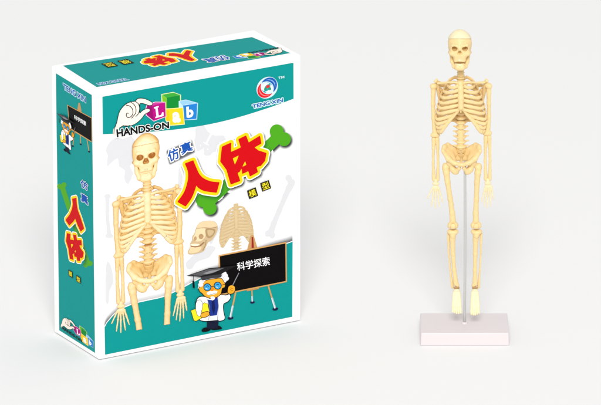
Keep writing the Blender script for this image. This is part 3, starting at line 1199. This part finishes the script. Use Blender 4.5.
# --- breastbone, ribs, costal arch
st = chain([P(460.4, 83.6, -7.5), P(460.6, 89, -9.5), P(460.8, 98, -10.6), P(460.9, 107.5, -10.6)], [3.4, 3.0, 3.0, 2.8]) + [cap(P(460.9, 107, -10.6), P(460.9, 112.5, -10), 1.3, .7)]
sternum = bone_mesh("breastbone", solid(st + [cap(P(457.2, 83.4, -7), P(463.8, 83.4, -7), 1.8)], 1.2, step=0.45), M_bone, key="breastbone")
CX = 461.0
RF = [85.6, 90.2, 95.2, 100.3, 105.2, 109.8]                # where each rib meets the breastbone
RW = [13.5, 17.5, 20.3, 22.2, 23.4, 24.3, 24.9, 25.2, 24.6, 23.2]
RL = [86.4, 91.6, 97.0, 102.2, 107.4, 112.6, 117.6, 122.2, 126.2, 129.2]   # height of the rib's outermost point
ARCH = {6: (455.6, 113.6), 7: (451.0, 119.0), 8: (446.2, 125.0), 9: (442.0, 131.4)}


def rib_curve(i, sx):
    w, yl = RW[i], RL[i]
    yb = yl - 8.5
    pts = [P(CX + sx * 3.4, yb + 0.4, 9), P(CX + sx * w * .45, yb - .6, 12.5), P(CX + sx * w * .86, yb + 2.6, 8.5), P(CX + sx * w, yl - 1.2, 0)]
    if i < 6:
        pts += [P(CX + sx * w * .84, yl + 0.9, -6.5), P(CX + sx * w * .5, RF[i] + 2.0, -10), P(CX + sx * 2.6, RF[i], -10.6)]
    else:
        ax, ay = ARCH[i]
        dx = CX - ax
        pts += [P(CX + sx * w * .93, yl + 1.8, -5), P(CX + sx * (dx * .7 + w * .3), ay * .6 + (yl + 2) * .4 + .5, -7.6), P(CX + sx * dx, ay, -8.4)]
    return pts


for i in range(10):
    for sx in (-1, 1):
        bone_mesh("rib", tube(rib_curve(i, sx), 1.0, 5, 8, flat=1.8, wob=0.16), M_bone, sternum, key="rib")
for sx in (-1, 1):
    arch = [P(CX + sx * 1.6, 108.4, -10.4), P(CX + sx * 5.4, 113.6, -8.8), P(CX + sx * 10, 119, -8.4), P(CX + sx * 14.8, 125, -8.2), P(CX + sx * 18.6, 130.6, -7.6), P(CX + sx * 21.0, 132.6, -5.6), P(CX + sx * 23.4, 130.4, -2.5)]
    bone_mesh("costal_arch", tube(arch, 1.3, 5, 8, flat=1.3, wob=0.14), M_bone, sternum, key="rib")

# --- shoulder girdle
for sx, tip in ((-1, (437.2, 83.2)), (1, (485.4, 82.2))):
    cl = [P(CX + sx * 2.5, 83.2, -7.5), P(CX + sx * 9, 82.2, -7), P(CX + sx * 16, 82.8, -2.5), P(tip[0], tip[1], 1.5)]
    bone_mesh("collarbone", tube(cl, 1.1, 6, 8, rends=[1.5, 1.05, 1.05, 1.5]), M_bone)
    bx = tip[0]
    ang = sx * 0.5
    bl = [cap(P(bx + sx * 0.5, 84.5, 4), P(bx - sx * 4, 104, 12.5), 2.2, 1.6), cap(P(bx - sx * 1, 86, 6), P(bx - sx * 11, 85.5, 13.5), 1.6, 1.2), cap(P(bx - sx * 11, 85.5, 13.5), P(bx - sx * 4, 104, 12.5), 1.1, 1.3),
          cap(P(bx - sx * 3, 90, 10), P(bx - sx * 6, 97, 12.8), 2.4, 1.6), cap(P(bx + sx * 1.5, 81.0, 1), P(bx - sx * 9, 84.5, 12), 1.25, 0.9), cap(P(bx + sx * 1.8, 81.4, 0), P(bx + sx * 0.6, 79.4, 1), 1.3, 1.0)]
    bone_mesh("shoulder_blade", solid(bl, 1.6, step=0.5), M_bone)

# --- arms and hands
ARMS = (
    (-1, (434.0, 86.2), (433.2, 90), (433.6, 118), (435.2, 134.4), (435.6, 139.2), (435.8, 179.5),
     (435.6, 188.6), [(427.4, 198.4), (431.6, 206.6), (435.4, 208.6), (439.4, 207.2), (442.9, 202.6)]),
    (1, (488.0, 85.6), (488.8, 90), (489.0, 117), (487.2, 132.6), (487.6, 137.4), (487.8, 179),
     (488.4, 187.6), [(481.4, 202.0), (484.0, 206.4), (487.2, 208.2), (490.6, 206.2), (493.4, 199.6)]),
)
for sx, hd, s0, s1, el, fa, wr, pm, tips in ARMS:
    h = [ell(P(hd[0], hd[1], 1), (3.2, 3.2, 3.1)), ell(P(s0[0] + sx * .8, s0[1] - 3.6, 0), (2.6, 2.8, 2.6))]
    h += chain([P(s0[0], s0[1], 1), P(s0[0] + sx * .1, (s0[1] + s1[1]) / 2, 1), P(s1[0], s1[1], 1), P(el[0], el[1], 1)], [2.5, 2.0, 2.0, 2.8])
    h += [cap(P(el[0] - 2.4, el[1] + .8, 1), P(el[0] + 2.4, el[1] + .8, 1), 2.3)]
    bone_mesh("upper_arm_bone", solid(h, 1.4, step=0.5), M_bone, key="arm")
    for q, (ox, r0, r1, r2) in enumerate(((-2.1, 2.5, 1.3, 2.0), (2.1, 2.3, 1.25, 1.9))):
        big = (q == 0)
        g = chain([P(fa[0] + ox * .75, fa[1], 1 + (.8 if big else -.6)), P(fa[0] + ox * 1.02, fa[1] + 9, 1), P(fa[0] + ox * 1.15, (fa[1] + wr[1]) / 2 + 3, 0), P(wr[0] + ox * .95, wr[1], 0)], [r0, r1 + .25, r1, r2])
        bone_mesh("forearm_bone", solid(g, 1.0, step=0.42), M_bone, key="arm")
    # wrist and palm as one piece, fingers on it
    pl = [ell(P(wr[0] - 1.6, wr[1] + 4.2, -.6), (1.9, 1.5, 1.7)), ell(P(wr[0] + 1.6, wr[1] + 4.2, -.6), (1.9, 1.5, 1.7)), ell(P(pm[0], pm[1] - 1, -.8), (4.0, 1.3, 2.2)), cap(P(wr[0], wr[1] + 1.0, 0), P(wr[0], wr[1] + 4, -.4), 2.2)]
    knuckles = []
    for j, tp in enumerate(tips):
        u = (j - 2) / 2.0
        root = np.array([pm[0] + u * 3.2, pm[1] - .6])
        kn = root + (np.array(tp) - root) * 0.42
        knuckles.append((root, kn))
        pl.append(cap(P(root[0], root[1], -.8), P(kn[0], kn[1], -1.3), 0.85, 0.72))
    palm = bone_mesh("hand", solid(pl, 0.7, step=0.36), M_hand, key="hand")
    for (root, kn), tp in zip(knuckles, tips):
        tp = np.array(tp)
        m1 = kn + (tp - kn) * 0.5
        fg = [cap(P(kn[0], kn[1], -1.3), P(m1[0], m1[1], -2.4), 0.78, 0.6), cap(P(m1[0], m1[1], -2.4), P(tp[0], tp[1], -2.0), 0.72, 0.46), ell(P(kn[0], kn[1], -1.4), (.95, .95, .95))]
        bone_mesh("finger", solid(fg, 0.3, step=0.32), M_hand, palm, key="hand")

# --- pelvis
pv = []
pc = []
for sx in (-1, 1):
    X = lambda d: 461.6 + sx * d
    # flaring wing of the hip: a fan of bars under a thick crest
    crest = [P(X(9.5), 146.6, 8.5), P(X(14.0), 144.6, 5), P(X(17.4), 146.6, 0), P(X(18.6), 151.0, -4.5)]
    pv += chain(crest, [1.3, 1.5, 1.6, 1.5])
    root = P(X(9.2), 160.0, 0.5)
    for c in crest:
        pv.append(cap(root, c, 2.4, 1.1))
    pv += [cap(root, P(X(16.4), 145.2, 2.5), 2.2, 1.0), cap(root, P(X(18.2), 148.6, -2), 2.2, 1.1), cap(root, P(X(11.8), 145.2, 7), 2.2, 1.0)]
    pv += chain([P(X(8.2), 149, 9), P(X(8.0), 155, 6.5), root], [1.6, 1.9, 2.6])
    for yy, dd, rr in ((148.6, 8.8, 1.7), (151.4, 9.0, 1.7), (154.2, 8.6, 1.7), (157.0, 8.0, 1.7), (159.2, 6.6, 1.6)):
        pv.append(cap(P(X(9.4), yy, dd - 2), P(X(2.6), yy + .4, dd + 1.2), rr, 1.4))
    # front brim down to the pubis
    pv += chain([P(X(17.6), 153.4, -4), P(X(13.2), 159.0, -4.5), P(X(7.4), 163.0, -6), P(X(1.4), 164.8, -8)], [1.5, 2.4, 2.1, 2.2])
    # hip socket and seat bone
    pv += [ell(P(X(11.6), 162.4, -0.5), (3.8, 3.8, 3.8))]
    pv += chain([P(X(10.6), 163.4, 0), P(X(8.4), 169.4, -1), P(X(6.0), 171.6, -2.5), P(X(2.4), 168.4, -6)], [2.9, 3.0, 2.7, 1.9])
    pc.append(ell(P(X(5.6), 167.0, -4), (1.3, 5, 1.5)))
pelvis = bone_mesh("pelvis", solid(pv, 2.2, pc, 0.5, step=0.5), M_bone)
sc_ = chain([P(461, 148.4, 7), P(461, 153, 10.5), P(461.2, 158, 12), P(461.4, 162, 9.5)], [4.6, 4.4, 3.2, 1.4])
sc_ += [cap(P(453.6, 149.6, 9.5), P(468.6, 149.6, 9.5), 2.4)]
sac_cut = [ell(P(458.8, 153.5, 6.3), (0.7, 1.6, .7)), ell(P(463.2, 153.5, 6.3), (0.7, 1.6, .7)), ell(P(459, 157, 9), (0.6, 1.6, .6)), ell(P(463.2, 157, 9), (0.6, 1.6, .6))]
bone_mesh("tailbone", solid(sc_, 1.2, sac_cut, 0.3, step=0.5), M_bone, pelvis, key="pelvis")

# --- legs
LEGS = (
    (-1, (450.4, 163.2), (444.9, 166.4), [(446.4, 172.5), (447.6, 182), (450.3, 199), (452.2, 213)], (452.9, 225.4),
     (452.9, 231.7), [(452.6, 239), (453.0, 254), (454.2, 270), (456.0, 284)], [(448.4, 234.0), (448.6, 252), (450.2, 270), (452.4, 287)], (456.6, 289), (456.6, 315.0), 5.5),
    (1, (473.6, 163.2), (479.1, 166.6), [(477.8, 172.5), (477.0, 182), (476.4, 199), (475.7, 213)], (476.0, 225.4),
     (476.4, 231.7), [(475.6, 239), (475.2, 254), (475.0, 270), (475.0, 284)], [(481.0, 234.0), (480.9, 252), (479.8, 270), (478.6, 287)], (474.9, 289), (475.2, 316.4), 5.3),
)
for sx, hd, tr, sh_, kn, tb, ts, fb, an, toe, fw in LEGS:
    g = [ell(P(hd[0], hd[1], 0), (3.3, 3.3, 3.3)), cap(P(hd[0], hd[1], 0), P(tr[0] - sx * 1.5, tr[1] + 1.2, .5), 2.0, 2.6), ell(P(tr[0], tr[1], 1.2), (2.6, 3.0, 3.8))]
    g += chain([P(tr[0] - sx * .6, tr[1] + 2, .6)] + [P(x, y, 0) for x, y in sh_] + [P(kn[0], kn[1] - 4, 0)], [3.2, 3.1, 2.6, 2.45, 2.7, 3.2])
    g += [ell(P(kn[0] - 2.7, kn[1], 0), (2.8, 4.2, 3.3)), ell(P(kn[0] + 2.7, kn[1], 0), (2.8, 4.2, 3.3))]
    th = bone_mesh("thigh_bone", solid(g, 1.5, step=0.5), M_bone, key="thigh")
    bone_mesh("kneecap", solid([ell(P(kn[0] + .2, kn[1] + 0.9, -5.0), (2.9, 1.9, 2.9))], step=0.4), M_bone, th, key="shin")
    g = [ell(P(tb[0] - 2.4, tb[1], 0), (3.3, 3.9, 2.6)), ell(P(tb[0] + 2.4, tb[1], 0), (3.3, 3.9, 2.6)), ell(P(tb[0], tb[1] + 4.2, -2.6), (2.0, 1.6, 2.6))]
    g += chain([P(tb[0], tb[1] + 1.5, 0)] + [P(x, y, 0) for x, y in ts], [3.7, 2.7, 2.15, 2.0, 2.6])
    g += [ell(P(ts[-1][0] - sx * 1.6, ts[-1][1] + 1.8, 0), (1.8, 2.4, 2.4))]
    bone_mesh("shin_bone", solid(g, 1.4, step=0.5), M_bone, key="shin")
    g = chain([P(x, y, 2) for x, y in fb], [1.5, 0.9, 0.9, 1.5])
    bone_mesh("calf_bone", solid(g, 0.8, step=0.42), M_bone, key="shin")
    # foot hanging toes-down, toes forward
    A_, T_ = np.array(an), np.array(toe)
    g = [ell(P(an[0], an[1] + .6, 0), (3.2, 3.4, 2.6)), cap(P(an[0], an[1] + 2, 1.5), P(an[0], an[1] + 5.4, 4.5), 2.5, 2.2)]
    roots = []
    for j in range(5):
        u = (j - 2) / 2.0
        a0 = P(an[0] + u * 2.2, an[1] + 4.0, -1.4)
        a1 = P(an[0] * .5 + toe[0] * .5 + u * fw * .62, toe[1] - 8.4 - abs(u) * .8, -5.6)
        g.append(cap(a0, a1, 1.8, 1.6))
        roots.append((u, a1))
    ft = bone_mesh("foot", solid(g, 1.0, step=0.42), M_pale, key="foot")
    bone_mesh("ankle_pin", solid([cap(P(an[0] - 1.9, an[1] - 1.2, -2.6), P(an[0] + 1.9, an[1] - 1.2, -2.6), 1.1)], step=0.3), M_pin, ft)
    for u, a1 in roots:
        big = 1.35 if (u * sx < -0.9) else 1.12
        a2 = P(toe[0] + u * (fw - 1.5), toe[1] - 1.3 - abs(u + .25 * sx) * 1.6, -8.6)
        bone_mesh("toe", solid([cap(a1, (a1 + a2) / 2, 1.4, big), cap((a1 + a2) / 2, a2, big + .1, big - .2)], 0.4, step=0.36), M_pale, ft, key="foot")

# ------------------------------------------------------------------ pictures of the skeleton printed on the front of the carton


def skin_normals(v, f):
    n = np.zeros_like(v)
    for q in f:
        a, b, c = v[q[0]], v[q[1]], v[q[2]]
        m = np.cross(b - a, c - a)
        for i in q:
            n[i] += m
    return n / (np.linalg.norm(n, axis=1, keepdims=True) + 1e-12)


def in_hollow(v):
    d = np.minimum.reduce([c[0](v) for c in cuts])
    return np.clip((0.55 - d) / 0.5, 0, 1)


def skeleton_print(name, keys, warp, keep, start, tone, depth=0.00035):
    V, F, C = [], [], []
    zr = None
    for k in keys:
        for v, f in BONES[k]:
            px, z = to_px(v)
            fl = [q for q in f if all(keep(*px[i], k) for i in q)]
            if not fl:
                continue
            n = skin_normals(v, f)
            q = np.array([warp(x, y) for x, y in px])
            uv = FRONT.uv(q)
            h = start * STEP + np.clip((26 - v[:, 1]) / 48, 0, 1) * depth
            b = len(V)
            V += list(FRONT.xyz(uv, h))
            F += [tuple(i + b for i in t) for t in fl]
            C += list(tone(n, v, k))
    V, C = np.array(V), np.array(C)
    used = np.unique(np.concatenate([np.array(t) for t in F]))
    remap = -np.ones(len(V), int)
    remap[used] = np.arange(len(used))
    return link_mesh(name, V[used], [tuple(remap[list(t)]) for t in F], M_photo, front, colors=C[used])


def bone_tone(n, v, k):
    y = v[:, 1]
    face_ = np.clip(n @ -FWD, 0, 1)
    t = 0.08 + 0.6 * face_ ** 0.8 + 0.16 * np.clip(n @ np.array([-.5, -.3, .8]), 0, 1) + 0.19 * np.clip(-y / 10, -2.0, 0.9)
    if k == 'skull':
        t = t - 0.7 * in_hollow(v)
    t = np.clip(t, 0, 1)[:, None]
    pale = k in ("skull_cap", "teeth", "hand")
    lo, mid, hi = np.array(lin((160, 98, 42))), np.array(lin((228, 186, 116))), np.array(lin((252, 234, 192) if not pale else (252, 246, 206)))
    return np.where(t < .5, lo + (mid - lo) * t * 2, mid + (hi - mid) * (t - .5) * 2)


def to_front(x, y):
    yy = 182 + (y - 71.5) * (1.055 if y > 71.5 else 1.155)
    X = 147.0 + 1.145 * (x - 460)
    if y > 120:
        X += 1.5 * min((y - 120) / 60, 1) * 0.6
    return (X, yy - 0.19 * 1.145 * (x - 460))


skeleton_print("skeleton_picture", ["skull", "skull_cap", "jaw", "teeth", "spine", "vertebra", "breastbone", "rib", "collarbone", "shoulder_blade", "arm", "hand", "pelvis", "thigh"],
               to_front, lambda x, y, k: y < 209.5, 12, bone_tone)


def ghost_tone(n, v, k):
    return np.repeat([lin((216, 216, 219))], len(n), 0)


def ghost(key, which, centre, at, size, turn, start):
    c, s = math.cos(turn) * size, math.sin(turn) * size
    keep_all, BONES['ghost'] = None, [BONES[key][which]]
    skeleton_print("faint_bone_picture", ["ghost"], lambda x, y: (at[0] + (x - centre[0]) * c - (y - centre[1]) * s, at[1] + (x - centre[0]) * s + (y - centre[1]) * c),
                   lambda x, y, k: True, start, ghost_tone, 0.00006)


ghost("thigh", 1, (476.5, 195), (280.5, 207), 0.95, 0.36, 4)
ghost("pelvis", 0, (461, 158), (208, 141), 0.8, 0.5, 4)
ghost("shoulder_blade", 0, (441, 93), (183, 176), 0.9, 0.3, 4)
ghost("arm", 0, (434, 110), (108.5, 215), 0.8, 0.0, 5)
ghost("shin", 1, (452.5, 258), (221, 225), 0.7, 0.7, 2)


def to_small(x, y):
    X = 236.4 + 0.66 * (x - 461)
    return (X, 211.5 + (y - 84) * 0.655 - 0.19 * 0.66 * (x - 461))


def flat_tone(n, v, k):
    t = np.clip(n @ -FWD, 0, 1)[:, None]
    return np.array(lin((196, 166, 118))) + (np.array(lin((216, 192, 150))) - np.array(lin((196, 166, 118)))) * t


skeleton_print("rib_cage_picture", ["spine", "vertebra", "breastbone", "rib"], to_small, lambda x, y, k: 71 < y < 142, 4, flat_tone, 0.00018)
